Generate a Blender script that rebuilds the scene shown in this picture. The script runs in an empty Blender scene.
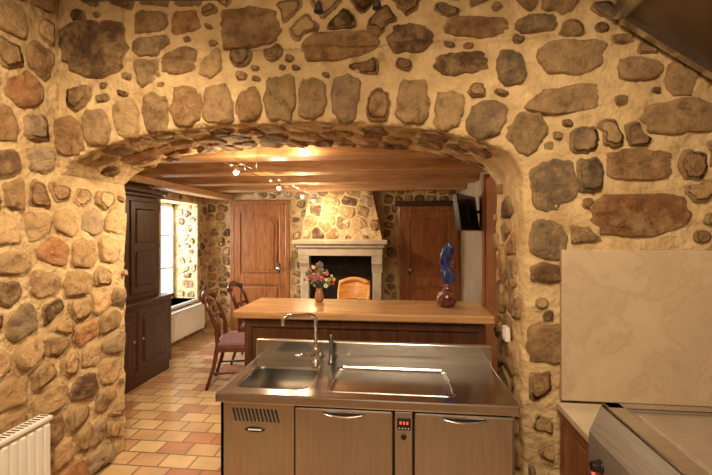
import bpy, bmesh, math, random
from mathutils import Vector, Matrix, noise
R=random.Random(23)
scene=bpy.context.scene
col=scene.collection
scene.view_settings.view_transform='Standard'

# ------------------------------------------------------------ materials
def newmat(name):
    m=bpy.data.materials.new(name); m.use_nodes=True
    nt=m.node_tree; return m,nt,nt.nodes['Principled BSDF']
def N(nt,t,**kw):
    n=nt.nodes.new(t)
    for k,v in kw.items(): setattr(n,k,v)
    return n
def coords(nt,scale=(1,1,1)):
    tc=N(nt,'ShaderNodeTexCoord'); mp=N(nt,'ShaderNodeMapping')
    mp.inputs['Scale'].default_value=scale
    nt.links.new(tc.outputs['Object'],mp.inputs['Vector']); return mp.outputs['Vector']
def ramp(nt,fac,stops):
    r=N(nt,'ShaderNodeValToRGB'); e=r.color_ramp.elements
    e[0].position=stops[0][0]; e[0].color=(*stops[0][1],1)
    e[1].position=stops[-1][0]; e[1].color=(*stops[-1][1],1)
    for p,c in stops[1:-1]:
        x=e.new(p); x.color=(*c,1)
    nt.links.new(fac,r.inputs['Fac']); return r.outputs['Color']
def bump(nt,bs,h,strength=.3,dist=.01):
    b=N(nt,'ShaderNodeBump'); b.inputs['Strength'].default_value=strength; b.inputs['Distance'].default_value=dist
    nt.links.new(h,b.inputs['Height']); nt.links.new(b.outputs['Normal'],bs.inputs['Normal'])
def noisy(name,c1,c2,scale=8,rough=.8,bs_=.3,bd=.01,vec=(1,1,1),metal=0,detail=6,spec=.5,bscale=None):
    m,nt,b=newmat(name); v=coords(nt,vec)
    n=N(nt,'ShaderNodeTexNoise'); n.inputs['Scale'].default_value=scale; n.inputs['Detail'].default_value=detail
    nt.links.new(v,n.inputs['Vector'])
    nt.links.new(ramp(nt,n.outputs['Fac'],[(.3,c1),(.7,c2)]),b.inputs['Base Color'])
    b.inputs['Roughness'].default_value=rough; b.inputs['Metallic'].default_value=metal
    b.inputs['Specular IOR Level'].default_value=spec
    n2=N(nt,'ShaderNodeTexNoise'); n2.inputs['Scale'].default_value=bscale or scale*3; n2.inputs['Detail'].default_value=8
    nt.links.new(v,n2.inputs['Vector'])
    if bs_>0: bump(nt,b,n2.outputs['Fac'],bs_,bd)
    return m
def wood(name,c1,c2,vec,rough=.4,scale=3.0):
    m,nt,b=newmat(name); v=coords(nt,vec)
    n=N(nt,'ShaderNodeTexNoise'); n.inputs['Scale'].default_value=scale; n.inputs['Detail'].default_value=8; n.inputs['Distortion'].default_value=1.2
    nt.links.new(v,n.inputs['Vector'])
    nt.links.new(ramp(nt,n.outputs['Fac'],[(.32,c1),(.5,tuple((a+d)/2 for a,d in zip(c1,c2))),(.68,c2)]),b.inputs['Base Color'])
    b.inputs['Roughness'].default_value=rough
    bump(nt,b,n.outputs['Fac'],.15,.005)
    return m
def plain(name,c,rough=.5,metal=0,emit=None,es=0):
    m,nt,b=newmat(name); b.inputs['Base Color'].default_value=(*c,1)
    b.inputs['Roughness'].default_value=rough; b.inputs['Metallic'].default_value=metal
    if emit: b.inputs['Emission Color'].default_value=(*emit,1); b.inputs['Emission Strength'].default_value=es
    return m
MORTAR=noisy('mortar',(.43,.295,.145),(.66,.49,.27),7,.95,1,.03,bscale=20,spec=.1,detail=9)
def stone_mat():
    m,nt,b=newmat('rubble_stone'); v=coords(nt)
    a=N(nt,'ShaderNodeAttribute',attribute_name='Col')
    n=N(nt,'ShaderNodeTexNoise'); n.inputs['Scale'].default_value=14; n.inputs['Detail'].default_value=12; n.inputs['Roughness'].default_value=.75
    nt.links.new(v,n.inputs['Vector'])
    r=ramp(nt,n.outputs['Fac'],[(.32,(.42,.38,.34)),(.45,(.90,.88,.86)),(.58,(1.12,1.08,1.03)),(.70,(1.6,1.5,1.3))])
    mx=N(nt,'ShaderNodeMix',data_type='RGBA',blend_type='MULTIPLY'); mx.inputs['Factor'].default_value=1
    nt.links.new(a.outputs['Color'],mx.inputs['A']); nt.links.new(r,mx.inputs['B'])
    n3=N(nt,'ShaderNodeTexNoise'); n3.inputs['Scale'].default_value=7; n3.inputs['Detail'].default_value=9; n3.inputs['Roughness'].default_value=.7
    nt.links.new(v,n3.inputs['Vector'])
    f=ramp(nt,n3.outputs['Fac'],[(.48,(0,0,0)),(.64,(.75,.75,.75))])
    mx2=N(nt,'ShaderNodeMix',data_type='RGBA'); mx2.inputs['B'].default_value=(.50,.335,.165,1)
    nt.links.new(f,mx2.inputs['Factor']); nt.links.new(mx.outputs['Result'],mx2.inputs['A'])
    nt.links.new(mx2.outputs['Result'],b.inputs['Base Color'])
    b.inputs['Roughness'].default_value=.85; b.inputs['Specular IOR Level'].default_value=.2
    n2=N(nt,'ShaderNodeTexNoise'); n2.inputs['Scale'].default_value=13; n2.inputs['Detail'].default_value=12; n2.inputs['Roughness'].default_value=.72
    nt.links.new(v,n2.inputs['Vector']); bump(nt,b,n2.outputs['Fac'],1,.055)
    return m
STONE=stone_mat()
def tiles():
    m,nt,b=newmat('terracotta_tiles'); v=coords(nt)
    k=N(nt,'ShaderNodeTexBrick'); k.offset=.5
    k.inputs['Scale'].default_value=1; k.inputs['Brick Width'].default_value=.22; k.inputs['Row Height'].default_value=.16
    k.inputs['Mortar Size'].default_value=.007; k.inputs['Mortar'].default_value=(.2,.14,.09,1)
    k.inputs['Color1'].default_value=(.66,.48,.26,1); k.inputs['Color2'].default_value=(.44,.19,.10,1)
    nt.links.new(v,k.inputs['Vector'])
    n=N(nt,'ShaderNodeTexNoise'); n.inputs['Scale'].default_value=6; n.inputs['Detail'].default_value=6
    nt.links.new(v,n.inputs['Vector'])
    mx=N(nt,'ShaderNodeMix',data_type='RGBA',blend_type='MULTIPLY'); mx.inputs['Factor'].default_value=1
    nt.links.new(k.outputs['Color'],mx.inputs['A']); nt.links.new(ramp(nt,n.outputs['Fac'],[(.3,(.75,.75,.72)),(.7,(1,1,1))]),mx.inputs['B'])
    nt.links.new(mx.outputs['Result'],b.inputs['Base Color']); b.inputs['Roughness'].default_value=.32
    iv=N(nt,'ShaderNodeMath',operation='SUBTRACT'); iv.inputs[0].default_value=1; nt.links.new(k.outputs['Fac'],iv.inputs[1])
    bump(nt,b,iv.outputs[0],.5,.004)
    return m
TILES=tiles()
STEEL=noisy('brushed_steel',(.54,.53,.51),(.66,.65,.63),6,.17,.05,.001,vec=(1,14,14),metal=1)
STEELD=noisy('brushed_steel_door',(.54,.51,.47),(.64,.61,.57),6,.27,.05,.001,vec=(14,14,1),metal=1)
STOVEM=noisy('range_steel',(.34,.30,.26),(.44,.40,.35),6,.42,.05,.001,vec=(14,1,14),metal=.6)
HOODM=noisy('hood_metal',(.15,.11,.08),(.21,.16,.12),4,.4,.05,.002,metal=.8)
CHROME=plain('chrome',(.70,.68,.65),.1,1)
BLACK=plain('black_plastic',(.012,.011,.01),.3)
DARK=plain('dark_gap',(.02,.017,.014),.7)
BEAMX=wood('beam_wood',(.34,.17,.065),(.56,.32,.14),(.8,8,8),.5)
BOARD=wood('ceiling_boards',(.34,.17,.07),(.48,.27,.125),(6,.8,6),.5)
DOORW=wood('door_wood',(.18,.058,.016),(.33,.125,.036),(8,8,.9),.35)
BARW=wood('bar_oak',(.32,.17,.075),(.48,.28,.13),(.9,9,9),.2)
BARD=wood('bar_dark_panel',(.04,.015,.008),(.09,.032,.013),(8,8,.9),.35)
DARKW=wood('walnut_dark',(.03,.012,.007),(.075,.028,.014),(7,7,.9),.3)
CHAIRW=wood('chair_mahogany',(.06,.018,.010),(.13,.036,.016),(7,7,1),.25)
LITW=wood('orange_lit_wood',(.60,.24,.05),(.80,.38,.10),(1,7,7),.3)  # wood colour includes the orange light falling on the far chair
PLASTER=noisy('plaster',(.56,.45,.33),(.64,.53,.40),3,.9,.3,.005)
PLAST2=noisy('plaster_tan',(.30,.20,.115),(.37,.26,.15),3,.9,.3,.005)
def slab():
    m,nt,b=newmat('veined_limestone'); v=coords(nt)
    n=N(nt,'ShaderNodeTexNoise'); n.inputs['Scale'].default_value=3.2; n.inputs['Detail'].default_value=12; n.inputs['Roughness'].default_value=.65; n.inputs['Distortion'].default_value=.4
    nt.links.new(v,n.inputs['Vector'])
    c=ramp(nt,n.outputs['Fac'],[(.3,(.43,.32,.21)),(.47,(.50,.38,.255)),(.5,(.46,.34,.225)),(.53,(.51,.39,.265)),(.7,(.57,.45,.31))])
    nt.links.new(c,b.inputs['Base Color']); b.inputs['Roughness'].default_value=.5; b.inputs['Specular IOR Level'].default_value=.25
    return m
SLAB=slab()
LIME=noisy('pale_limestone',(.46,.37,.25),(.60,.50,.36),7,.8,.4,.006)
WHITE=plain('white_enamel',(.74,.71,.64),.35)
SEAT=noisy('purple_fabric',(.13,.06,.08),(.24,.12,.13),60,.9,.2,.003)
SOOT=noisy('soot',(.01,.008,.006),(.035,.025,.018),9,.95,.4,.01)
REDW=wood('red_wood_panel',(.20,.06,.03),(.32,.11,.05),(8,8,1),.4)
PLATE=noisy('cooktop_plate',(.50,.44,.36),(.62,.55,.46),7,.4,.04,.001,metal=.8)
BULB=plain('bulb_glow',(1,.9,.7),.5,0,(1,.86,.62),40)

# ------------------------------------------------------------ mesh builder
class B:
    def __init__(s): s.v=[];s.f=[];s.m=[];s.mats=[];s.sm=[];s.M=Matrix.Identity(4)
    def add(s,vs,fs,mat,smooth=False):
        if mat not in s.mats: s.mats.append(mat)
        i=s.mats.index(mat); o=len(s.v)
        s.v+=[tuple(s.M@Vector(p)) for p in vs]
        for f in fs: s.f.append(tuple(o+k for k in f)); s.m.append(i); s.sm.append(smooth)
    def box(s,x0,x1,y0,y1,z0,z1,mat,bev=0.0,seg=2):
        bm=bmesh.new(); bmesh.ops.create_cube(bm,size=1)
        for v in bm.verts:
            v.co=Vector((x0+(v.co.x+.5)*(x1-x0),y0+(v.co.y+.5)*(y1-y0),z0+(v.co.z+.5)*(z1-z0)))
        if bev>0: bmesh.ops.bevel(bm,geom=bm.edges[:],offset=bev,segments=seg,affect='EDGES',profile=.5)
        bm.verts.index_update()
        s.add([tuple(v.co) for v in bm.verts],[[v.index for v in f.verts] for f in bm.faces],mat); bm.free()
    def tube(s,pts,r,mat,n=10,closed=False,flat=1.0):
        pts=[Vector(p) for p in pts]; rs=r if isinstance(r,(list,tuple)) else [r]*len(pts)
        vs=[];up=None
        for i,p in enumerate(pts):
            a=pts[max(i-1,0)]; b=pts[min(i+1,len(pts)-1)]; t=(b-a).normalized()
            if up is None: up=Vector((0,0,1)) if abs(t.z)<.9 else Vector((0,1,0))
            x=(up-t*up.dot(t)).normalized(); up=x; y=t.cross(x)
            for k in range(n):
                an=2*math.pi*k/n; vs.append(p+(x*math.cos(an)*flat+y*math.sin(an))*rs[i])
        fs=[]
        for i in range(len(pts)-1):
            for k in range(n):
                fs.append((i*n+k,i*n+(k+1)%n,(i+1)*n+(k+1)%n,(i+1)*n+k))
        fs.append(tuple(range(n))[::-1]); fs.append(tuple((len(pts)-1)*n+k for k in range(n)))
        s.add(vs,fs,mat,True)
    def lathe(s,prof,c,mat,n=24,axis='Z'):
        vs=[]
        for r,z in prof:
            for k in range(n):
                a=2*math.pi*k/n; p=(r*math.cos(a),r*math.sin(a),z)
                if axis=='X': p=(z,p[0],p[1])
                if axis=='Y': p=(p[0],z,p[1])
                vs.append((c[0]+p[0],c[1]+p[1],c[2]+p[2]))
        fs=[(i*n+k,i*n+(k+1)%n,(i+1)*n+(k+1)%n,(i+1)*n+k) for i in range(len(prof)-1) for k in range(n)]
        fs.append(tuple(range(n))[::-1]); fs.append(tuple((len(prof)-1)*n+k for k in range(n)))
        s.add(vs,fs,mat,True)
    def ell(s,c,r,mat,n=12,m=8):
        rx,ry,rz=(r,r,r) if not isinstance(r,tuple) else r
        vs=[]
        for i in range(m+1):
            ph=math.pi*i/m
            for k in range(n):
                a=2*math.pi*k/n; vs.append((c[0]+rx*math.sin(ph)*math.cos(a),c[1]+ry*math.sin(ph)*math.sin(a),c[2]+rz*math.cos(ph)))
        s.add(vs,[(i*n+k,(i+1)*n+k,(i+1)*n+(k+1)%n,i*n+(k+1)%n) for i in range(m) for k in range(n)],mat,True)
    def prism(s,poly,axis,a0,a1,mat):
        n=len(poly); vs=[]
        for a in (a0,a1):
            for p,q in poly:
                vs.append({'X':(a,p,q),'Y':(p,a,q),'Z':(p,q,a)}[axis])
        fs=[(k,(k+1)%n,n+(k+1)%n,n+k) for k in range(n)]+[tuple(range(n))[::-1],tuple(range(n,2*n))]
        s.add(vs,fs,mat)
    def done(s,name,parent=None):
        me=bpy.data.meshes.new(name); me.from_pydata(s.v,[],s.f)
        for m in s.mats: me.materials.append(m)
        me.polygons.foreach_set('material_index',s.m); me.polygons.foreach_set('use_smooth',s.sm)
        bm=bmesh.new(); bm.from_mesh(me); bmesh.ops.recalc_face_normals(bm,faces=bm.faces); bm.to_mesh(me); bm.free()
        me.update(); ob=bpy.data.objects.new(name,me); col.objects.link(ob)
        if parent: ob.parent=parent
        return ob
def simple(name,x0,x1,y0,y1,z0,z1,mat,bev=0):
    b=B(); b.box(x0,x1,y0,y1,z0,z1,mat,bev); return b.done(name)

# ------------------------------------------------------------ key dimensions (metres)
XL=-2.0; XR=.63; YF=2.15; YB=2.75; KC=3.15
FX0=-3.17; FX1=.92; FY=6.3; CZ=2.42
def arch(x):
    s=min(1,abs((x-(XL+XR)/2)/((XR-XL)/2)))
    return 1.93+.27*(1-s**2.5)**.6
def rough(ob,vox=.026,amp=.03):
    r=ob.modifiers.new('remesh','REMESH'); r.mode='VOXEL'; r.voxel_size=vox; r.use_smooth_shade=True
    s=ob.modifiers.new('smooth','SMOOTH'); s.factor=.5; s.iterations=3
    for sz,st in ((.2,amp),(.05,amp*.5)):
        t=bpy.data.textures.new('clouds','CLOUDS'); t.noise_scale=sz; t.noise_depth=3
        d=ob.modifiers.new('disp','DISPLACE'); d.texture=t; d.strength=st; d.mid_level=.55; d.texture_coords='GLOBAL'

# ------------------------------------------------------------ stones
PAL=[((.26,.155,.075),5),((.34,.215,.105),6),((.42,.275,.14),5),((.32,.155,.07),2),((.14,.082,.046),3),((.48,.33,.17),3),((.27,.195,.12),4)]
PALL=[c for c,w in PAL for _ in range(w)]
DUST=(.48,.33,.165)
class Stones:
    def __init__(s,light=1.0): s.v=[];s.f=[];s.c=[];s.light=light;s.reg=[]
    def emit(s,P,cu,cv,out,prot,ok=None,color=None):
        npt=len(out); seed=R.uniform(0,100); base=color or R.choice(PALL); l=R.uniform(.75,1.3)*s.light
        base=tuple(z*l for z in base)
        if ok:
            o2=[]
            for dx,dy in out:
                if not ok(cu+dx,cv+dy):
                    lo,hi=0.0,1.0
                    for _ in range(6):
                        m=(lo+hi)/2
                        if ok(cu+dx*m,cv+dy*m): lo=m
                        else: hi=m
                    dx*=lo*.97;dy*=lo*.97
                o2.append((dx,dy))
            rad=[math.hypot(*p) for p in o2]
            for _ in range(3):
                cap=max(min(rad)*2.8,.02)
                new=[min(rad[k],cap,1.2*(rad[k-1]+rad[(k+1)%npt])/2) for k in range(npt)]
                o2=[(p[0]*a/max(b_,1e-6),p[1]*a/max(b_,1e-6)) for p,a,b_ in zip(o2,new,rad)]; rad=new
            out=o2
            ar=abs(sum(out[i][0]*out[(i+1)%npt][1]-out[(i+1)%npt][0]*out[i][1] for i in range(npt)))/2
            if ar<.0009: return
        tab=[0.0]*24
        for i in range(npt):
            a,b_=out[i],out[(i+1)%npt]
            for t in (0,.33,.66):
                x=a[0]+(b_[0]-a[0])*t; y=a[1]+(b_[1]-a[1])*t
                k=int((math.atan2(y,x)%(2*math.pi))/(2*math.pi)*24)%24; tab[k]=max(tab[k],math.hypot(x,y))
        mxr=max(tab); tab=[t_ or mxr for t_ in tab]
        s.reg.append((cu,cv,mxr,tab))
        o=len(s.v); sz=max(math.hypot(*p) for p in out)
        e=min(.014,sz*.25)/sz
        rings=[(1.03,-.035,.6),(1.0,.25*prot,.55),(1-e*.5,.8*prot,.25),(1-e*1.5,prot,.05),(.8,prot*1.02,0),(.6,prot*1.05,0),(.4,prot*1.05,0),(.2,prot*1.05,0)]
        tx=R.uniform(-.6,.6)*prot; ty=R.uniform(-.6,.6)*prot
        for q,d,du in rings:
            cc=tuple(z*(1-du)+y*du for z,y in zip(base,DUST))
            for dx,dy in out:
                x=dx*q;y=dy*q
                dd=d+(0 if d<0 else (tx*x+ty*y)/sz+(noise.noise(Vector((x*11+seed,y*11,seed)))*.016+noise.noise(Vector((x*32+seed,y*32,seed)))*.008)*(1 if du<.2 else .4))
                s.v.append(P(cu+x,cv+y,dd)); s.c.append(cc)
        s.v.append(P(cu,cv,prot*1.05)); s.c.append(base)
        nr=len(rings)
        for i in range(nr-1):
            for k in range(npt): s.f.append((o+i*npt+k,o+i*npt+(k+1)%npt,o+(i+1)*npt+(k+1)%npt,o+(i+1)*npt+k))
        for k in range(npt): s.f.append((o+(nr-1)*npt+k,o+(nr-1)*npt+(k+1)%npt,o+nr*npt))
    def outline(s,w,h,rot,npt,n):
        seed=R.uniform(0,100); cj=[(R.uniform(-.32,.05),R.uniform(-.32,.05)) for _ in range(4)]
        cr,sr=math.cos(rot),math.sin(rot); out=[]
        for k in range(npt):
            t=2*math.pi*k/npt; ct,st=math.cos(t),math.sin(t); r=(abs(ct)**n+abs(st)**n)**(-1/n)
            x=ct*r;y=st*r; i=(0 if x>0 else 1)+(0 if y>0 else 2); wg=abs(x*y)
            x*=1+cj[i][0]*wg; y*=1+cj[i][1]*wg
            jn=noise.noise(Vector((ct*2+seed,st*2,seed)))*.18+noise.noise(Vector((ct*6+seed,st*6,0)))*.13
            x*=(1+jn)*w/2; y*=(1+jn)*h/2
            out.append((x*cr-y*sr,x*sr+y*cr))
        return out
    def stone(s,P,cu,cv,w,h,rot=0,prot=.02,npt=32,sq=None,color=None):
        s.emit(P,cu,cv,s.outline(w,h,rot,npt,sq or R.uniform(4,8)),prot,None,color)
    def infill(s,P,u0,u1,v0,v1,ok,tries,gap,prot,smax=.13):
        def hit(u,v):
            for cu,cv,mr,tab in s.reg:
                dx=u-cu;dy=v-cv
                if abs(dx)>mr+gap or abs(dy)>mr+gap: continue
                k=int((math.atan2(dy,dx)%(2*math.pi))/(2*math.pi)*24)%24
                if math.hypot(dx,dy)<tab[k]+gap: return True
            return False
        for _ in range(tries):
            u=R.uniform(u0,u1); v=R.uniform(v0,v1)
            if not ok(u,v) or hit(u,v): continue
            w=R.uniform(.06,smax); asp=R.uniform(.45,.95); rot=R.uniform(-.4,.4)
            for sc in (1,.8,.62,.48):
                out=s.outline(w*sc,w*asp*sc,rot,16,R.uniform(3,6))
                if w*sc*w*sc*asp<.0012: break
                if all(ok(u+a,v+c) and not hit(u+a,v+c) for a,c in out):
                    s.emit(P,u,v,out,prot*.8); break
    def fill(s,P,u0,u1,v0,v1,ok,pre=(),rowh=(.12,.19),ww=(.13,.3),gap=(.009,.022),prot=.02,npt=26,extra=.12):
        for (cu,cv,w,h) in pre: s.stone(P,cu,cv,w*1.05,h*1.06,R.uniform(-.08,.08),prot)
        def inpre(u,v,g):
            for (cu,cv,w,h) in pre:
                if ((u-cu)/(w/2+g))**4+((v-cv)/(h/2+g))**4<1: return True
            return False
        ok2=lambda u,v: ok(u,v) and not inpre(u,v,.018) and u0<u<u1
        seeds=[]; v=v0; ph=R.uniform(0,6)
        while v<v1+.1:
            rh=R.uniform(*rowh); u=u0-R.uniform(0,.15)
            while u<u1+.1:
                w=R.uniform(*ww)*(.6 if R.random()<.2 else 1)
                cu=u+w/2; cv=v+rh/2+.035*math.sin(cu*2.1+ph)+R.uniform(-.18,.18)*rh
                if R.random()<extra and w>.14:
                    seeds.append((cu-.02,cv-rh*.3)); seeds.append((cu+.02,cv+rh*.3))
                else: seeds.append((cu,cv))
                u+=w
            v+=rh
        seeds=[q for q in seeds if not inpre(q[0],q[1],.0)]
        for (su,sv) in seeds:
            if not ok2(su,sv): continue
            poly=[(-.24,-.16),(.24,-.16),(.24,.16),(-.24,.16)]; g=R.uniform(*gap)
            for (tu,tv) in seeds:
                dx=tu-su;dy=tv-sv; L=math.hypot(dx,dy)
                if L<1e-6 or L>.6: continue
                dx/=L;dy/=L; lim=L/2-g
                np_=[]
                for i in range(len(poly)):
                    a=poly[i];b=poly[(i+1)%len(poly)]
                    da=a[0]*dx+a[1]*dy-lim; db=b[0]*dx+b[1]*dy-lim
                    if da<=0: np_.append(a)
                    if da*db<0:
                        t=da/(da-db); np_.append((a[0]+(b[0]-a[0])*t,a[1]+(b[1]-a[1])*t))
                poly=np_
                if len(poly)<3: break
            if len(poly)<3: continue
            mx=sum(p[0] for p in poly)/len(poly); my=sum(p[1] for p in poly)/len(poly)
            if not ok2(su+mx,sv+my): mx=my=0
            rs=[]
            for k in range(npt):
                t=2*math.pi*k/npt; dx,dy=math.cos(t),math.sin(t); best=.3
                for i in range(len(poly)):
                    ax,ay=poly[i][0]-mx,poly[i][1]-my; bx,by=poly[(i+1)%len(poly)][0]-mx,poly[(i+1)%len(poly)][1]-my
                    ex,ey=bx-ax,by-ay; den=dx*ey-dy*ex
                    if abs(den)<1e-9: continue
                    tt=(ax*ey-ay*ex)/den; ss=(ax*dy-ay*dx)/den
                    if tt>0 and -1e-6<=ss<=1+1e-6: best=min(best,tt)
                rs.append(best)
            rs=[(rs[k-1]+6*rs[k]+rs[(k+1)%npt])/8 for k in range(npt)]
            sd=R.uniform(0,100)
            out=[]
            for k in range(npt):
                t=2*math.pi*k/npt; r=rs[k]*(1+.12*noise.noise(Vector((math.cos(t)*2.4+sd,math.sin(t)*2.4,sd)))+.13*noise.noise(Vector((math.cos(t)*6+sd,math.sin(t)*6,sd))))
                out.append((r*math.cos(t),r*math.sin(t)))
            s.emit(P,su+mx,sv+my,out,prot*R.uniform(.6,1.3),ok2)
    def done(s,parent,name='stones'):
        me=bpy.data.meshes.new(name); me.from_pydata(s.v,[],s.f)
        at=me.color_attributes.new('Col','FLOAT_COLOR','POINT')
        for i,c in enumerate(s.c): at.data[i].color=(*c,1)
        me.materials.append(STONE)
        me.polygons.foreach_set('use_smooth',[True]*len(me.polygons))
        bm=bmesh.new(); bm.from_mesh(me); bmesh.ops.recalc_face_normals(bm,faces=bm.faces); bm.to_mesh(me); bm.free()
        ob=bpy.data.objects.new(name,me); col.objects.link(ob); ob.parent=parent; return ob

# ------------------------------------------------------------ shell : kitchen
nseg=60
pts=[(XL-.3,0),(XL-.06,0),(XL-.06,1.93)]
for i in range(nseg+1):
    x=XL+(XR-XL)*i/nseg; pts.append((x,arch(x)))
pts+=[(XR,0),(2.2,0),(2.2,KC),(XL-.3,KC)]
b=B(); b.prism(pts,'Y',YF,YB,MORTAR); wall_arch=b.done('wall_arch')
me=wall_arch.data; bm=bmesh.new(); bm.from_mesh(me); bmesh.ops.triangulate(bm,faces=bm.faces); bm.to_mesh(me); bm.free()
rough(wall_arch)
wall_left=simple('wall_left',XL-.3,XL,-2.5,YB,0,KC,MORTAR); rough(wall_left)
simple('wall_right',2.1,2.3,-2.5,YF,0,KC,PLASTER)
simple('wall_rear',-2.3,2.3,-2.7,-2.5,0,KC,PLASTER)
simple('ceiling_kitchen',-2.3,2.3,-2.7,YB,KC,KC+.1,PLASTER)
simple('floor',-3.7,2.3,-2.7,FY+.3,-.1,0,TILES)

st=Stones()
Pf=lambda u,v,d:(u,YF-d,v)
pre=[(-1.77,2.667,.42,.30),(-1.245,2.57,.21,.14),(-.83,2.74,.32,.22),(-.325,2.61,.41,.15),(.052,2.635,.24,.15),(.39,2.67,.31,.1),
(.70,2.67,.2,.09),(.86,2.49,.31,.18),(.57,2.455,.14,.18),(.313,2.485,.26,.11),(.83,2.273,.34,.13),(1.19,1.936,.30,.15),(.79,1.84,.24,.24),
(1.2,1.685,.45,.2),(1.38,2.17,.34,.17),(.96,1.885,.12,.17),(.93,2.065,.14,.13),(1.44,1.93,.13,.15),(.76,1.56,.18,.2),(.76,1.39,.18,.1),(.75,1.03,.19,.2),(1.2,2.42,.2,.11),(1.62,2.42,.26,.13)]
nv_=15
VC=[(.30,.19,.095),(.38,.25,.13),(.44,.30,.155),(.26,.18,.11),(.36,.21,.10)]
for i in range(nv_):
    s_=-.93+1.9*i/(nv_-1); x=(XL+XR)/2+s_*(XR-XL)/2
    x=min(max(x,XL+.12),XR+.02)
    dz=(arch(min(x+.05,XR-.001))-arch(max(x-.05,XL+.001)))/.1
    an=math.atan(max(-.8,min(.8,dz)))
    hh=R.uniform(.18,.26); cv=arch(min(x,XR-.1))+.01+hh/2*math.cos(an)
    st.stone(Pf,x-math.sin(an)*.1,cv,R.uniform(.145,.185),hh,an*.8+R.uniform(-.1,.1),.022,28,R.uniform(4,8),R.choice(VC))
def okf(u,v):
    if u<XL+.05 or v<.03: return False
    if u<XR+.14 and v<arch(min(u,XR))+.265: 
        return u>XR+.03 and v<1.9
    if u>.78 and v<1.54: return False
    return True
st.fill(Pf,XL,2.05,0,KC,okf,pre,rowh=(.11,.17),ww=(.13,.3),prot=.02)
def okf2(u,v):
    if u<XL+.05 or v<.03: return False
    if u<XR+.03 and v<arch(min(u,XR))+.02: return False
    if u>.78 and v<1.54: return False
    return True
st.infill(Pf,XL,2.05,0,KC,okf2,7000,.016,.02)
sj=Stones(1.15)
Pj=lambda u,v,d:(XR-d,u,v)
sj.fill(Pj,YF+.03,YB-.03,0,1.93,lambda u,v:YF+.04<u<YB-.03 and .02<v<1.9,rowh=(.13,.2),ww=(.17,.32))
def Pi(u,v,d):
    x=max(XL+.004,min(XR-.004,u)); e=.004
    sl_=(arch(x+e)-arch(x-e))/(2*e); L=math.hypot(1,sl_)
    return (x+sl_/L*d,v,arch(x)-d/L)
sj.fill(Pi,XL+.03,XR-.03,YF+.02,YB-.02,lambda u,v:YF+.04<v<YB-.02,rowh=(.15,.24),ww=(.13,.24),gap=(.009,.018),prot=.012)
st.done(wall_arch); sj.done(wall_arch,'reveal_stones')
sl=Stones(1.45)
Pl=lambda u,v,d:(XL+d,u,v)
okl=lambda u,v:v>.02 and ((u<YF-.04) or (v<1.88 and u<YB-.03))
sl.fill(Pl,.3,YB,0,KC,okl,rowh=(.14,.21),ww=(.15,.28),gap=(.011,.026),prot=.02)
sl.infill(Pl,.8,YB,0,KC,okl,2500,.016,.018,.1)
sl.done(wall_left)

# splash slab on arch wall
b=B(); b.box(.81,2.08,YF-.035,YF+.0,.75,1.51,SLAB,.006); b.done('wall_panel_limestone')
# ------------------------------------------------------------ shell : living room
b=B(); b.box(-3.7,FX1+.2,YB-.05,FY+.2,CZ+.01,CZ+.08,BOARD)
x=-3.7
while x<FX1+.2:
    b.box(x+.003,min(x+.145,FX1+.2),YB,FY+.18,CZ,CZ+.02,BOARD,.003,1); x+=.148
b.done('ceiling_living')
wall_far=simple('wall_far',-3.7,FX1+.2,FY,FY+.2,0,CZ,MORTAR)
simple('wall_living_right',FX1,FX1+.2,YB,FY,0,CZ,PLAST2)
simple('wall_living_near',-3.7,XL-.28,YB-.2,YB,0,CZ,PLASTER)
b=B(); wy0,wy1,wz0,wz1=5.02,5.98,.56,2.04; xo=-3.65
b.box(xo,FX0,YB,wy0,0,CZ,MORTAR); b.box(xo,FX0,wy1,FY,0,CZ,MORTAR)
b.box(xo,FX0,wy0,wy1,0,wz0,MORTAR); b.box(xo,FX0,wy0,wy1,wz1,CZ,MORTAR)
wll=b.done('wall_living_left')
sf=Stones(1.15)
Pff=lambda u,v,d:(u,FY-d,v)
def okfar(u,v):
    if v<.02 or v>CZ-.02: return False
    if -2.78<u<-1.72 and v<2.14: return False
    if -.05<u<.9 and v<2.05: return False
    if -1.5<u<-.25 and v<2.3: return False
    return True
kw=dict(rowh=(.11,.17),ww=(.12,.26),gap=(.010,.020),prot=.014,npt=16)
sf.fill(Pff,FX0+.02,FX1-.02,0,CZ,okfar,**kw)
sf.done(wall_far)
sg=Stones(1.15)
Pg=lambda u,v,d:(FX0+d,u,v)
sg.fill(Pg,4.6,FY-.02,0,CZ,lambda u,v:.02<v<CZ-.02 and not(wy0-.03<u<wy1+.03 and wz0-.03<v<wz1+.03),**kw)
Pr=lambda u,v,d:(u,wy1-d,v)
sg.fill(Pr,xo+.16,FX0-.02,wz0,wz1,lambda u,v:wz0+.02<v<wz1-.02,rowh=(.1,.16),ww=(.12,.22),prot=.008,npt=14)
sg.done(wll)
# beams
for i,y in enumerate((3.2,4.05,4.9,5.75)):
    b=B(); b.box(FX0,FX1,y-.11,y+.11,2.2,CZ+.01,BEAMX,.015); b.done('ceiling_beam')
b=B(); b.box(-2.95,-2.72,YB,FY,2.12,2.2,BEAMX,.01); b.done('ceiling_beam')
# window
b=B()
x0,x1=-3.6,-3.55
b.box(x0,x1,wy0,wy0+.06,wz0,wz1,WHITE,.005); b.box(x0,x1,wy1-.06,wy1,wz0,wz1,WHITE,.005)
b.box(x0,x1,wy0,wy1,wz0,wz0+.07,WHITE,.005); b.box(x0,x1,wy0,wy1,wz1-.06,wz1,WHITE,.005)
ym=(wy0+wy1)/2; b.box(x0-.005,x1+.005,ym-.04,ym+.04,wz0,wz1,WHITE,.005)
for z in (1.05,1.55): b.box(x0+.01,x1-.01,wy0,wy1,z-.015,z+.015,WHITE)
b.box(x1,x1+.03,ym-.02,ym+.02,1.2,1.3,CHROME,.004)
b.box(-3.55,FX0+.02,wy0,wy1,wz0-.04,wz0,WHITE,.006)
b.done('window_1')

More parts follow.
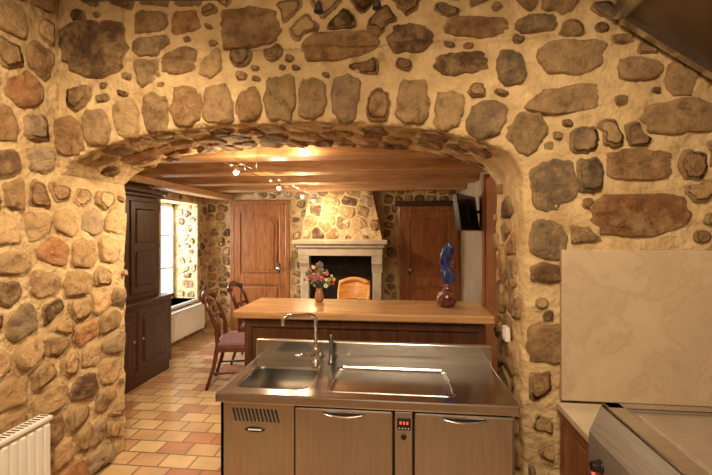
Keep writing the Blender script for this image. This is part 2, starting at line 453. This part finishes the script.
# doors
def door(name,x0,x1,ztop,y,knobx):
    b=B(); f=.07
    b.box(x0-f,x0,y-.05,y,0,ztop+f,DOORW,.008); b.box(x1,x1+f,y-.05,y,0,ztop+f,DOORW,.008)
    b.box(x0-f,x1+f,y-.055,y,ztop,ztop+f,DOORW,.008)
    b.box(x0,x1,y-.03,y,0.01,ztop,DOORW)
    w=x1-x0; s=.1
    b.box(x0,x0+s,y-.045,y-.02,.01,ztop,DOORW,.006); b.box(x1-s,x1,y-.045,y-.02,.01,ztop,DOORW,.006)
    for za,zb in ((.01,.18),(.75,.9),(ztop-.12,ztop)): b.box(x0+s,x1-s,y-.045,y-.02,za,zb,DOORW,.006)
    b.box(x0+s+.03,x1-s-.03,y-.043,y-.02,.22,.71,DOORW,.015)
    cx=(x0+x1)/2; hw=(w-2*s)/2
    h2=hw-.04
    pn=[(cx-h2,.95),(cx+h2,.95)]+[(cx+h2*math.cos(t),ztop-.3+.12*math.sin(t)) for t in [math.pi*i/14 for i in range(15)]]
    b.prism(pn,'Y',y-.046,y-.02,DOORW)
    h3=h2-.05
    pn=[(cx-h3,1.0),(cx+h3,1.0)]+[(cx+h3*math.cos(t),ztop-.32+.1*math.sin(t)) for t in [math.pi*i/14 for i in range(15)]]
    b.prism(pn,'Y',y-.056,y-.03,DOORW)
    b.lathe([(.012,0),(.012,-.03),(.026,-.04),(.03,-.055),(.02,-.07),(.004,-.073)],(knobx,y-.045,1.02),CHROME,14,'Y')
    b.box(knobx-.018,knobx+.018,y-.05,y-.043,.93,1.1,CHROME,.003)
    return b.done(name)
door('door_1',-2.68,-1.83,2.04,FY,-1.93)
door('door_2',.06,.83,1.93,FY,.15)
simple('trim_lintel',-.08,.91,FY-.08,FY,2.0,2.08,DARKW,.01)
b=B(); b.box(FX1-.04,FX1,3.35,4.32,0,2.15,DOORW,.006); b.box(FX1-.06,FX1,4.25,4.35,0,2.2,DOORW,.006);b.box(FX1-.06,FX1,3.3,3.4,0,2.2,DOORW,.006)
b.box(FX1-.055,FX1,3.5,4.15,.2,.9,DOORW,.012);b.box(FX1-.055,FX1,3.5,4.15,1.05,2.0,DOORW,.012)
b.done('door_3')

# ------------------------------------------------------------ fireplace
b=B()
b.box(-1.57,-.18,5.72,FY-.02,1.42,1.485,LIME,.012); b.box(-1.53,-.22,5.76,FY-.02,1.37,1.42,LIME,.012)
b.box(-1.50,-.25,5.80,FY-.02,1.25,1.37,LIME,.008)
for xa,xb in ((-1.49,-1.34),(-.41,-.26)):
    b.box(xa+.01,xb-.01,5.86,FY-.02,.08,1.0,LIME,.012)
    b.box(xa-.01,xb+.01,5.83,FY-.02,0,.1,LIME,.01)
    b.prism([(5.86,1.0),(5.84,1.08),(5.80,1.14),(5.79,1.25),(FY-.02,1.25),(FY-.02,1.0)],'X',xa,xb,LIME)
b.box(-1.34,-.41,6.2,FY-.02,0,1.25,SOOT); b.box(-1.36,-1.33,5.9,6.25,0,1.25,SOOT); b.box(-.42,-.39,5.9,6.25,0,1.25,SOOT)
b.box(-1.6,-.15,5.6,FY-.02,0,.06,LIME,.01)
lo=[(-1.47,5.84),(-.26,5.84),(-.26,FY-.01),(-1.47,FY-.01)]; hi=[(-1.36,6.08),(-.46,6.08),(-.46,FY-.01),(-1.36,FY-.01)]
b.add([(x,y,1.485) for x,y in lo]+[(x,y,CZ-.01) for x,y in hi],[(0,1,5,4),(1,2,6,5),(2,3,7,6),(3,0,4,7),(4,5,6,7),(3,2,1,0)],MORTAR)
for i in range(4): b.tube([(-1.15+.1*i,6.0+.02*i,.12+.06*(i%2)),(-.7+.05*i,6.05,.13+.07*((i+1)%2))],.04,DARKW,8)
fp=b.done('fireplace')
sh=Stones(1.25)
Ph=lambda u,v,d:(u,5.84+(v-1.485)*.257-d,v)
sh.fill(Ph,-1.47,-.26,1.5,2.38,lambda u,v:-1.46+.12*(v-1.485)<u<-.27-.2*(v-1.485) and 1.5<v<2.38,rowh=(.14,.2),ww=(.2,.34),gap=(.006,.012),prot=.008,npt=20,extra=.05)
sh.done(fp,'hood_stones')

# ------------------------------------------------------------ armoire
b=B(); xa=FX0+.03; y0,y1=3.15,4.45
b.box(xa,-2.69,y0+.02,y1-.02,0,.1,DARKW,.008); b.box(xa,-2.68,y0,y1,.1,.84,DARKW,.006); b.box(xa,-2.65,y0-.02,y1+.02,.84,.88,DARKW,.01)
b.box(xa,-2.78,y0+.06,y1-.08,.88,1.98,DARKW,.006); b.box(xa,-2.74,y0+.03,y1-.05,1.98,2.02,DARKW,.01); b.box(xa,-2.70,y0,y1-.02,2.02,2.07,DARKW,.015)
for (ya,yb) in ((y0+.08,y0+.62),(y0+.68,y1-.1)):
    b.box(-2.70,-2.665,ya,yb,.16,.79,DARKW,.008); b.box(-2.68,-2.65,ya+.08,yb-.08,.24,.71,DARKW,.014)
    b.box(-2.80,-2.765,ya+.03,yb-.03,.94,1.93,DARKW,.008); b.box(-2.78,-2.75,ya+.1,yb-.1,1.02,1.4,DARKW,.014); b.box(-2.78,-2.75,ya+.1,yb-.1,1.48,1.85,DARKW,.014)
    b.ell((-2.64,yb-.04 if ya<y0+.3 else ya+.04,.5),.015,CHROME)
b.done('armoire')

# ------------------------------------------------------------ radiators
def radiator(name,xw,ya,yb,z0,z1,t=.09):
    b=B(); n=int((yb-ya)/.045); d=(yb-ya)/n
    b.box(xw+.02,xw+t-.012,ya,yb,z0,z1-.01,WHITE,.006)
    for i in range(n):
        y=ya+d*(i+.5); b.box(xw+t-.03,xw+t,y-d*.36,y+d*.36,z0+.03,z1-.04,WHITE,.008)
    b.box(xw+.015,xw+t+.003,ya-.005,yb+.005,z1-.02,z1,WHITE,.004)
    for i in range(n*2):
        y=ya+d*(i*.5+.25); b.box(xw+.03,xw+t-.015,y-.004,y+.004,z1-.001,z1+.0015,DARK)
    for y in (ya+.1,yb-.1): b.box(xw+.005,xw+.03,y-.02,y+.02,z1-.2,z1-.12,WHITE)
    b.tube([(xw+.05,yb+.02,z0+.05),(xw+.05,yb+.02,0)],.008,CHROME,8); b.tube([(xw+.05,yb-.02,z0+.05),(xw+.05,yb+.03,z0+.05)],.016,WHITE,10)
    return b.done(name)
radiator('radiator',XL+.04,1.0,1.97,.12,.61)
radiator('radiator',FX0+.03,4.95,6.0,.1,.5)

# ------------------------------------------------------------ steel sink unit
UX0,UX1,UY0,UY1,UZ=-.80,.48,1.66,2.17,.9
b=B()
def rrect(x0,x1,y0,y1,r,n=6):
    p=[]
    for cx,cy,a0 in ((x1-r,y1-r,0),(x0+r,y1-r,90),(x0+r,y0+r,180),(x1-r,y0+r,270)):
        for i in range(n+1):
            a=math.radians(a0+90*i/n); p.append((cx+r*math.cos(a),cy+r*math.sin(a)))
    return p
def plate(b,outer,feat,loops,r,mat):
    x0,x1,y0,y1=outer; fx0,fx1,fy0,fy1=feat
    L=rrect(*feat,r); cx=(fx0+fx1)/2; cy=(fy0+fy1)/2; n=len(L)
    out=[]
    for k,(x,y) in enumerate(L):
        seg=k//(n//4); m=n//4; i=k%m
        if i==m//2: out.append(((x1,y1),(x0,y1),(x0,y0),(x1,y0))[seg])
        else:
            first=i<m//2
            side={0:('R','T'),1:('T','L'),2:('L','B'),3:('B','R')}[seg][0 if first else 1]
            out.append({'R':(x1,y),'L':(x0,y),'T':(x,y1),'B':(x,y0)}[side])
    vs=[(x,y,UZ) for x,y in out]
    for ins,z in loops:
        rr=max(.004,r-ins)
        vs+=[(x,y,UZ+z) for x,y in rrect(fx0+ins,fx1-ins,fy0+ins,fy1-ins,rr)]
    fs=[]
    for i in range(len(loops)):
        for k in range(n): fs.append((i*n+k,i*n+(k+1)%n,(i+1)*n+(k+1)%n,(i+1)*n+k))
    fs.append(tuple(len(loops)*n+k for k in range(n)))
    b.add(vs,fs,mat)
xs=-.36
plate(b,(UX0+.004,xs,UY0+.004,UY1),(-.75,-.405,1.735,2.035),[(0,.0),(.0,.0),(.004,-.003),(.008,-.012),(.016,-.14),(.03,-.165),(.05,-.172)],.05,STEEL)
plate(b,(xs,UX1-.004,UY0+.004,UY1),(-.325,.24,1.725,2.07),[(0,0),(.003,.004),(.010,.004),(.014,-.004),(.03,-.008)],.04,STEEL)
b.lathe([(.028,0),(.028,.004),(.02,.005),(.004,.003)],(-.58,1.88,UZ-.172),CHROME,20)
b.box(UX0,UX1,UY0,UY0+.02,UZ-.04,UZ+.002,STEEL,.006); b.box(UX0,UX0+.012,UY0,UY1,UZ-.04,UZ+.002,STEEL,.004); b.box(UX1-.012,UX1,UY0,UY1,UZ-.04,UZ+.002,STEEL,.004)
b.box(UX0,UX1,UY1-.008,UY1+.025,UZ-.04,UZ+.10,STEEL,.006)
b.box(UX0+.012,-.455,UY0+.03,UY0+.05,.1,UZ-.04,STEELD,.003)
b.box(UX0+.012,UX0+.03,UY0+.03,UY1,.1,UZ-.03,STEELD,.003); b.box(UX1-.03,UX1-.012,UY0+.04,UY1,.1,UZ-.03,STEELD,.003)
b.box(UX0+.03,UX1-.03,UY1-.02,UY1,.1,UZ-.03,STEELD)
b.box(-.455,UX1-.03,UY0+.055,UY0+.07,.1,UZ-.04,DARK)
b.box(UX0+.03,UX1-.03,UY0+.06,UY1,.08,.1,STEELD)
for (xa,xb) in ((-.447,-.03),(.06,.458)):
    b.box(xa,xb,UY0+.012,UY0+.055,.12,.85,STEELD,.008,3)
    cx=(xa+xb)/2
    arc=[(cx-.09+.18*i/14,UY0+.004-.010*math.sin(math.pi*i/14),.834-.010*math.sin(math.pi*i/14)) for i in range(15)]
    b.tube(arc,.004,CHROME,8)
    b.prism([(cx-.088+.176*i/14,.836) for i in range(15)]+[(cx+.088-.176*i/14,.834-.010*math.sin(math.pi*i/14)) for i in range(15)],'Y',UY0+.009,UY0+.013,BLACK)  # black inset stands in for the shade inside the recessed grip
b.box(-.022,.052,UY0+.02,UY0+.055,.12,.85,STEELD,.004)
b.box(-.012,.044,UY0+.014,UY0+.024,.775,.825,BLACK,.003)
DR=plain('digit_red',(.3,.02,.01),.4,0,(1,.1,.03),1.2)
for k in range(3): b.box(-.002+k*.014,.006+k*.014,UY0+.0125,UY0+.0145,.800,.812,DR)
for k in range(4): b.ell((-.003+k*.0125,UY0+.014,.783),(.003,.002,.003),WHITE,8,6)
b.ell((.015,UY0+.018,.745),(.012,.004,.012),BLACK)
for k in range(12):
    x=-.735+k*.0175; z=.80
    vs=[(x,0,z+.028),(x+.009,0,z+.028),(x+.024,0,z-.028),(x+.015,0,z-.028)]
    b.add([(p[0],UY0+.0285,p[2]) for p in vs]+[(p[0],UY0+.033,p[2]) for p in vs],[(0,1,2,3),(0,4,5,1),(1,5,6,2),(2,6,7,3),(3,7,4,0)],DARK)
el=[(-.63+.045*math.cos(t*math.pi/14),.738+.011*math.sin(t*math.pi/14)) for t in range(28)]
b.prism(el,'Y',UY0+.026,UY0+.031,BLACK)
b.box(-.66,-.60,UY0+.0245,UY0+.027,.735,.741,WHITE)
for x in (UX0+.06,UX1-.06):
    for y in (UY0+.1,UY1-.06): b.lathe([(.018,0),(.02,.01),(.016,.02),(.016,.09)],(x,y,0),CHROME,12)
b.done('stainless_sink_unit')
# faucet
b=B(); fx,fy=-.447,2.10
b.lathe([(.027,UZ),(.027,UZ+.008),(.02,UZ+.012),(.019,UZ+.06),(.021,UZ+.065),(.017,UZ+.085),(.011,UZ+.09)],(fx,fy,0),CHROME,20)
sp=[(fx,fy,UZ+.06),(fx,fy,UZ+.225)]+[(fx-.035+.035*math.cos(a),fy-.012*(1-math.cos(a)),UZ+.225+.033*math.sin(a)) for a in [math.pi/2*i/6 for i in range(1,7)]]+[(fx-.12,fy-.06,UZ+.262)]+[(fx-.135-.02*math.sin(a),fy-.07-.01*math.sin(a),UZ+.235+.027*math.cos(a)) for a in [math.pi/2*i/5 for i in range(0,6)]]+[(fx-.155,fy-.08,UZ+.215)]
b.tube(sp,.0105,CHROME,12)
b.tube([(fx-.01,fy,UZ+.04),(fx-.05,fy-.03,UZ+.05),(fx-.1,fy-.07,UZ+.058)],[.009,.007,.008],CHROME,10)
b.done('sink_faucet')
b=B(); b.lathe([(.018,UZ),(.018,UZ+.01),(.012,UZ+.012),(.012,UZ+.13),(.014,UZ+.132),(.014,UZ+.15),(.006,UZ+.155)],(-.365,2.105,0),plain('gunmetal',(.12,.11,.10),.3,.8),16)
b.done('soap_dispenser')

# ------------------------------------------------------------ bar
b=B()
b.box(-1.06,.56,2.44,2.96,1.05,1.10,BARW,.012,3)
b.box(-1.0,.50,2.50,2.54,0,1.05,BARD,.005)
for x in (-1.0,-.5,.0,.46): b.box(x,x+.05,2.49,2.51,.02,1.05,BARD,.004)
b.box(-1.0,.50,2.485,2.51,.99,1.05,BARD,.006)
b.box(-1.0,-.96,2.54,2.88,0,1.05,BARD,.005); b.box(.46,.50,2.54,2.88,0,1.05,BARD,.005); b.box(-.96,.46,2.54,2.86,.5,.53,BARD)
b.box(-1.02,.52,2.47,2.9,0,.06,BARD,.005)
b.done('bar_counter')

# bouquet
b=B(); vx,vy=-.575,2.82
GL=plain('vase_amber',(.32,.14,.06),.15)
b.lathe([(.022,1.10),(.03,1.11),(.034,1.14),(.024,1.175),(.02,1.185),(.026,1.195)],(vx,vy,0),GL,18)
fc=[plain('petal_'+n_,c,.7) for n_,c in (('pink',(.6,.2,.25)),('yellow',(.75,.5,.1)),('violet',(.3,.15,.4)),('white',(.75,.7,.6)),('red',(.5,.06,.05)))]
GR=plain('leaf_green',(.10,.16,.04),.7)
for i in range(95):
    a=R.uniform(0,6.28); ph=R.uniform(0,1.45); rr=R.uniform(.05,.12)
    p=Vector((vx+rr*math.sin(ph)*math.cos(a),vy+rr*math.sin(ph)*math.sin(a),1.20+rr*1.45*math.cos(ph)))
    if i%3==0: b.tube([(vx,vy,1.18),tuple((Vector((vx,vy,1.19))+p)/2),tuple(p)],.0015,GR,5)
    if i%4==0: b.ell(p,(.012,.006,.02),GR,8,5)
    else:
        m=R.choice(fc); s_=R.uniform(.006,.010)
        for k in range(5):
            b.ell((p.x+s_*math.cos(k*1.257),p.y-s_*.3,p.z+s_*math.sin(k*1.257)),(s_*.7,s_*.5,s_*.7),m,6,4)
b.done('flower_bouquet')
# blue ornament in round vase
b=B(); vx,vy=.31,2.72
VR=noisy('vase_marbled',(.012,.008,.02),(.22,.06,.03),30,.15,0)
b.lathe([(.028,1.10),(.045,1.105),(.066,1.135),(.070,1.16),(.058,1.19),(.034,1.212),(.022,1.222),(.020,1.24),(.026,1.25)],(vx,vy,0),VR,24)
BL=noisy('blue_glass',(.006,.010,.05),(.03,.045,.17),25,.2,.1,.003)
vs=[];n=28;H=26
for i in range(H+1):
    t=i/H; z=1.235+.30*t
    r=.012+.024*max(0,math.sin(math.pi*min(1,t*1.9)))*(t<.53)+.022*max(0,math.sin(math.pi*(t-.45)/.55))*(t>.45)
    r*=(1 if t<.95 else .5)
    for k in range(n):
        a=2*math.pi*k/n; q=r*(1+.42*math.cos(3*a+t*9)+.12*math.cos(7*a-t*14))
        vs.append((vx+q*math.cos(a)+.012*math.sin(t*8),vy+q*math.sin(a)*.7,z+.006*math.cos(3*a)))
fs=[(i*n+k,i*n+(k+1)%n,(i+1)*n+(k+1)%n,(i+1)*n+k) for i in range(H) for k in range(n)]+[tuple(range(n)),tuple(H*n+k for k in range(n))]
b.add(vs,fs,BL,True)
for s_ in (-1,1):
    b.tube([(vx,vy,1.33),(vx+s_*.03,vy,1.36),(vx+s_*.045,vy-.01,1.40),(vx+s_*.028,vy,1.43)],[.01,.014,.012,.003],BL,8,flat=.5)
b.done('blue_ornament_vase')

# ------------------------------------------------------------ dining furniture
def chair(loc,rot,W,solid=False):
    b=B(); b.M=Matrix.Translation(loc)@Matrix.Rotation(rot,4,'Z')
    b.box(-.22,.22,-.2,.22,.43,.48,SEAT,.02,3); b.box(-.225,.225,-.205,.225,.38,.435,W,.008)
    for sx in (-1,1):
        b.tube([(sx*.195,.195,.4),(sx*.195,.215,.2),(sx*.19,.205,0)],[.024,.019,.014],W,10)
        b.tube([(sx*.2,-.30,0),(sx*.195,-.23,.22),(sx*.195,-.19,.44),(sx*.2,-.2,.62),(sx*.205,-.27,.80),(sx*.20,-.33,.93)],[.015,.02,.024,.021,.019,.016],W,10)
    for z,yy,r in ((.90,-.33,.034),(.70,-.25,.02)):
        arc=[(-.2+.4*i/10,yy-.045*math.sin(math.pi*i/10)+.015,z+(.05*math.sin(math.pi*i/10) if z>.8 else 0)) for i in range(11)]
        b.tube(arc,r,W,10)
    if solid:
        vs=[]
        for z,yy in ((.5,-.20),(.62,-.215),(.8,-.28),(.93,-.33)):
            for i in range(11): vs.append((-.19+.38*i/10,yy-.045*math.sin(math.pi*i/10),z))
        vs+= [(x,y+.02,z) for x,y,z in vs]
        fs=[(r_*11+i,r_*11+i+1,(r_+1)*11+i+1,(r_+1)*11+i) for r_ in range(3) for i in range(10)]
        fs+=[tuple(44+k for k in f) for f in fs]
        b.add(vs,fs,W,True)
    else:
        for i in (-1,0,1): b.tube([(i*.07,-.215-.01,.46),(i*.075,-.25,.70)],.01,W,8)
    b.tube([(-.19,.2,.2),(.19,.2,.2)],.011,W,8)
    for sx in (-1,1): b.tube([(sx*.19,.2,.16),(sx*.195,-.24,.16)],.011,W,8)
    return b.done('dining_chair')
chair((-1.70,4.12,0),-1.35,CHAIRW); chair((-1.74,4.85,0),-1.5,CHAIRW)
chair((-.62,5.12,0),math.pi,LITW,True); chair((.16,4.65,0),1.45,CHAIRW)
b=B()
b.box(-1.30,-.10,3.6,4.85,.71,.75,BARW,.012,3); b.box(-1.2,-.2,3.7,4.75,.62,.71,DARKW,.006)
for x in (-1.18,-.22):
    for y in (3.72,4.73): b.lathe([(.03,0),(.035,.03),(.022,.08),(.03,.3),(.038,.42),(.025,.5),(.04,.56),(.04,.64)],(x,y,0),DARKW,14)
b.done('dining_table')

# TV on bracket
b=B(); b.M=Matrix.Translation((.735,4.55,1.81))@Matrix.Rotation(math.radians(61),4,'Z')@Matrix.Rotation(math.radians(-8),4,'X')
b.box(-.29,.29,-.03,.03,-.2,.2,BLACK,.01,3); b.box(-.265,.265,.029,.033,-.17,.18,plain('screen_glass',(.02,.022,.025),.08)); b.box(-.1,.1,-.06,-.02,-.1,.1,BLACK,.01)
b.M=Matrix.Identity(4)
b.tube([(.77,4.53,1.81),(.85,4.5,1.82),(.915,4.5,1.82)],.018,BLACK,8); b.box(.90,.919,4.44,4.56,1.72,1.92,BLACK,.004)
b.done('television')

# ------------------------------------------------------------ stove, cabinet, hood
b=B(); sx0,sx1,sy0,sy1=.80,1.72,.75,1.70
b.box(sx0+.02,sx1,sy0,sy1,.1,.86,STOVEM,.006)
prof=[(sx0,.905),(sx0-.004,.895),(sx0-.045,.80),(sx0-.05,.62),(sx0+.03,.60),(sx0+.03,.905)]
b.prism(prof,'Y',sy0,sy1,STOVEM)
b.box(sx0,sx1,sy1-.06,sy1,.86,.92,STEEL,.008); b.box(sx0,sx1,sy0,sy0+.05,.86,.92,STEEL,.008)
b.box(sx0,sx0+.07,sy0,sy1,.86,.92,STEEL,.008); b.box(sx1-.05,sx1,sy0,sy1,.86,.92,STEEL,.008)
b.box(sx0+.06,sx1-.04,sy0+.04,sy1-.05,.85,.905,PLATE)
b.box(sx0+.09,sx1-.07,sy0+.07,sy1-.08,.90,.912,PLATE,.008)
b.lathe([(.001,.006),(.07,.006),(.075,0),(.001,0)],(1.25,1.25,.911),PLATE,28)
for y in (1.6,1.46,1.32,1.18,1.04,.9):
    b.lathe([(.026,0),(.026,-.008),(.02,-.01),(.019,-.034),(.014,-.038),(.003,-.038)],(sx0-.046,y,.715),BLACK,18,'X')
    b.ell((sx0-.05,y+.05,.66),.008,plain('pilot_red',(.7,.03,.02),.3,0,(1,.1,.05),1.5),10,6)
b.box(sx0-.06,sx0-.02,sy0+.02,sy1-.02,.52,.56,CHROME,.008)
b.box(sx0-.02,sx0+.02,sy0+.02,sy1-.02,.14,.585,STOVEM,.006)
for y in (sy0+.08,sy1-.08):
    for x in (sx0+.1,sx1-.1): b.lathe([(.025,0),(.02,.02),(.02,.1)],(x,y,0),CHROME,12)
b.done('cooking_range')
b=B(); b.box(.80,1.72,1.73,2.11,0,.71,REDW,.004); b.box(.785,1.72,1.72,2.112,.71,.745,LIME,.006)
b.box(.795,.80,1.78,2.05,.08,.65,REDW,.003)
b.done('base_cabinet')
b=B(); hp=[(1.07,2.69),(1.07,2.86),(1.5,3.1),(2.09,3.1),(2.09,1.98),(2.04,1.98)]
b.prism(hp,'Y',.6,2.11,HOODM)
b.prism([(1.05,2.655),(1.05,2.72),(1.10,2.72),(1.10,2.655)],'Y',.58,2.115,STEELD)
b.prism([(1.08,2.635),(1.08,2.68),(2.04,2.0),(2.04,1.955)],'Y',2.075,2.115,STEELD)
for yy in (.6,1.1,1.6):
    b.prism([(1.09,2.655),(1.09,2.68),(2.04,2.0),(2.04,1.97)],'Y',yy,yy+.025,STOVEM)
b.done('range_hood')
# wall switch on jamb
b=B(); b.box(XR-.04,XR-.012,2.33,2.41,.98,1.06,WHITE,.004); b.box(XR-.046,XR-.035,2.35,2.39,1.0,1.04,WHITE,.003); b.done('light_switch')

# ------------------------------------------------------------ lamps
def lampdata(name,t,loc,e,c,size=.05,rot=None,aim=None,**kw):
    l=bpy.data.lights.new(name,t); l.energy=e; l.color=c
    if t=='AREA': l.size=size
    else: l.shadow_soft_size=size
    for k,v in kw.items(): setattr(l,k,v)
    o=bpy.data.objects.new(name,l); o.location=loc; col.objects.link(o)
    if rot: o.rotation_euler=rot
    if aim: o.rotation_euler=(Vector(aim)-Vector(loc)).to_track_quat('-Z','Y').to_euler()
    return o
WARM=(1,.77,.49); KW=(1,.76,.48)
b=B()
lx=-1.23; zz=2.05
for dx in (-.05,.05): b.tube([(lx+dx,YB+.02,zz+.06),(lx+dx,5.7,zz+.06)],.003,CHROME,6)
bl=[(lx,2.9,zz),(lx,3.97,zz),(lx,4.95,zz),(lx,5.62,zz),(-.75,3.02,2.23)]
for p in bl:
    b.tube([(p[0]-.05,p[1],p[2]+.06),(p[0],p[1],p[2]+.05),(p[0]+.05,p[1],p[2]+.06)],.003,CHROME,6)
    b.lathe([(.004,p[2]+.05),(.012,p[2]+.045),(.024,p[2]+.01),(.025,p[2]+.006)],(p[0],p[1],0),CHROME,14)
    b.ell((p[0],p[1],p[2]),.018,BULB,12,8)
for y in (3.2,4.9,5.68): 
    for dx in (-.05,.05): b.tube([(lx+dx,y,zz+.06),(lx+dx,y,2.2)],.003,CHROME,6)
b.tube([(-.75,3.02,2.28),(-.75,3.02,CZ)],.003,CHROME,6)
b.done('cable_spotlights')
for i,p in enumerate(bl):
    # each bulb: a broad downward reflector beam plus a weak all-round glow
    lampdata('spot_bulb_light','POINT',(p[0],p[1],p[2]-.05),(16,13,12,8,5)[i],WARM,.02)
    tgt=[(-1.9,2.75,.9),(-1.2,4.1,0),(-1.1,6.2,1.0),(-.9,6.2,1.7),(-.3,3.0,1.0)][i]
    lampdata('spot_beam_light','SPOT',(p[0],p[1],p[2]-.05),(60,30,40,16,22)[i],WARM,.03,aim=tgt,spot_size=math.radians(140),spot_blend=1)
# kitchen spotlights
b=B()
ks=[(-.75,.75,2.95),(.35,.55,2.95),(-.1,-.4,2.95),(-1.0,-.4,2.95)]
b.tube([(-1.9,.7,3.06),(1.0,.7,3.06)],.004,CHROME,6); b.tube([(-1.9,-.4,3.06),(1.0,-.4,3.06)],.004,CHROME,6)
for p in ks:
    b.lathe([(.01,p[2]+.06),(.03,p[2]+.03),(.035,p[2]+.02)],(p[0],p[1],0),CHROME,14); b.ell((p[0],p[1],p[2]+.02),.022,BULB,12,8)
b.tube([(-1.5,1.75,2.70),(-.9,1.75,2.665),(-.3,1.75,2.645),(.3,1.75,2.665),(.9,1.75,2.70)],.003,DARK,6)
b.tube([(-1.5,1.75,2.70),(-1.5,1.75,KC)],.004,DARK,6); b.tube([(.9,1.75,2.70),(.9,1.75,KC)],.004,DARK,6)
for x in (-.36,-.1):
    b.tube([(x,1.75,2.645),(x+.02,1.75,2.61),(x-.01,1.75,2.59)],.003,CHROME,6); b.lathe([(.008,2.625),(.014,2.61),(.022,2.58),(.02,2.578)],(x,1.75,0),DARK,14)
b.done('kitchen_spotlights')
aims=[(-2.0,2.0,.8),(1.2,2.15,.9),(-.2,1.9,.6),(-.3,2.15,2.4)]
for p,e,a in zip(ks,(250,105,130,75),aims):
    lampdata('kitchen_spot_light','SPOT',(p[0],p[1],p[2]-.03),e,KW,.03,aim=a,spot_size=math.radians(106),spot_blend=1)
lampdata('kitchen_fill_light','AREA',(0,-1.2,3.1),44,(1,.86,.68),1.0,(0,0,0))  # unseen fill lamp, added to brighten the rear wall the steel reflects
# daylight
w=bpy.data.worlds.new('sky'); scene.world=w; w.use_nodes=True
bg=w.node_tree.nodes['Background']; bg.inputs[0].default_value=(.85,.92,1,1); bg.inputs[1].default_value=2.0
lampdata('window_daylight','AREA',(-4.1,5.3,1.7),240,(.95,.97,1),1.4,(0,math.radians(-75),math.radians(-8)))

# ------------------------------------------------------------ camera
cd=bpy.data.cameras.new('camera'); cam=bpy.data.objects.new('camera',cd); col.objects.link(cam)
cam.location=(0,0,1.6); cam.rotation_euler=(math.radians(90),0,math.radians(6.28))
cd.sensor_width=36; cd.lens=400/712*36; cd.shift_y=-5.5/712; cd.clip_start=.05
scene.camera=cam
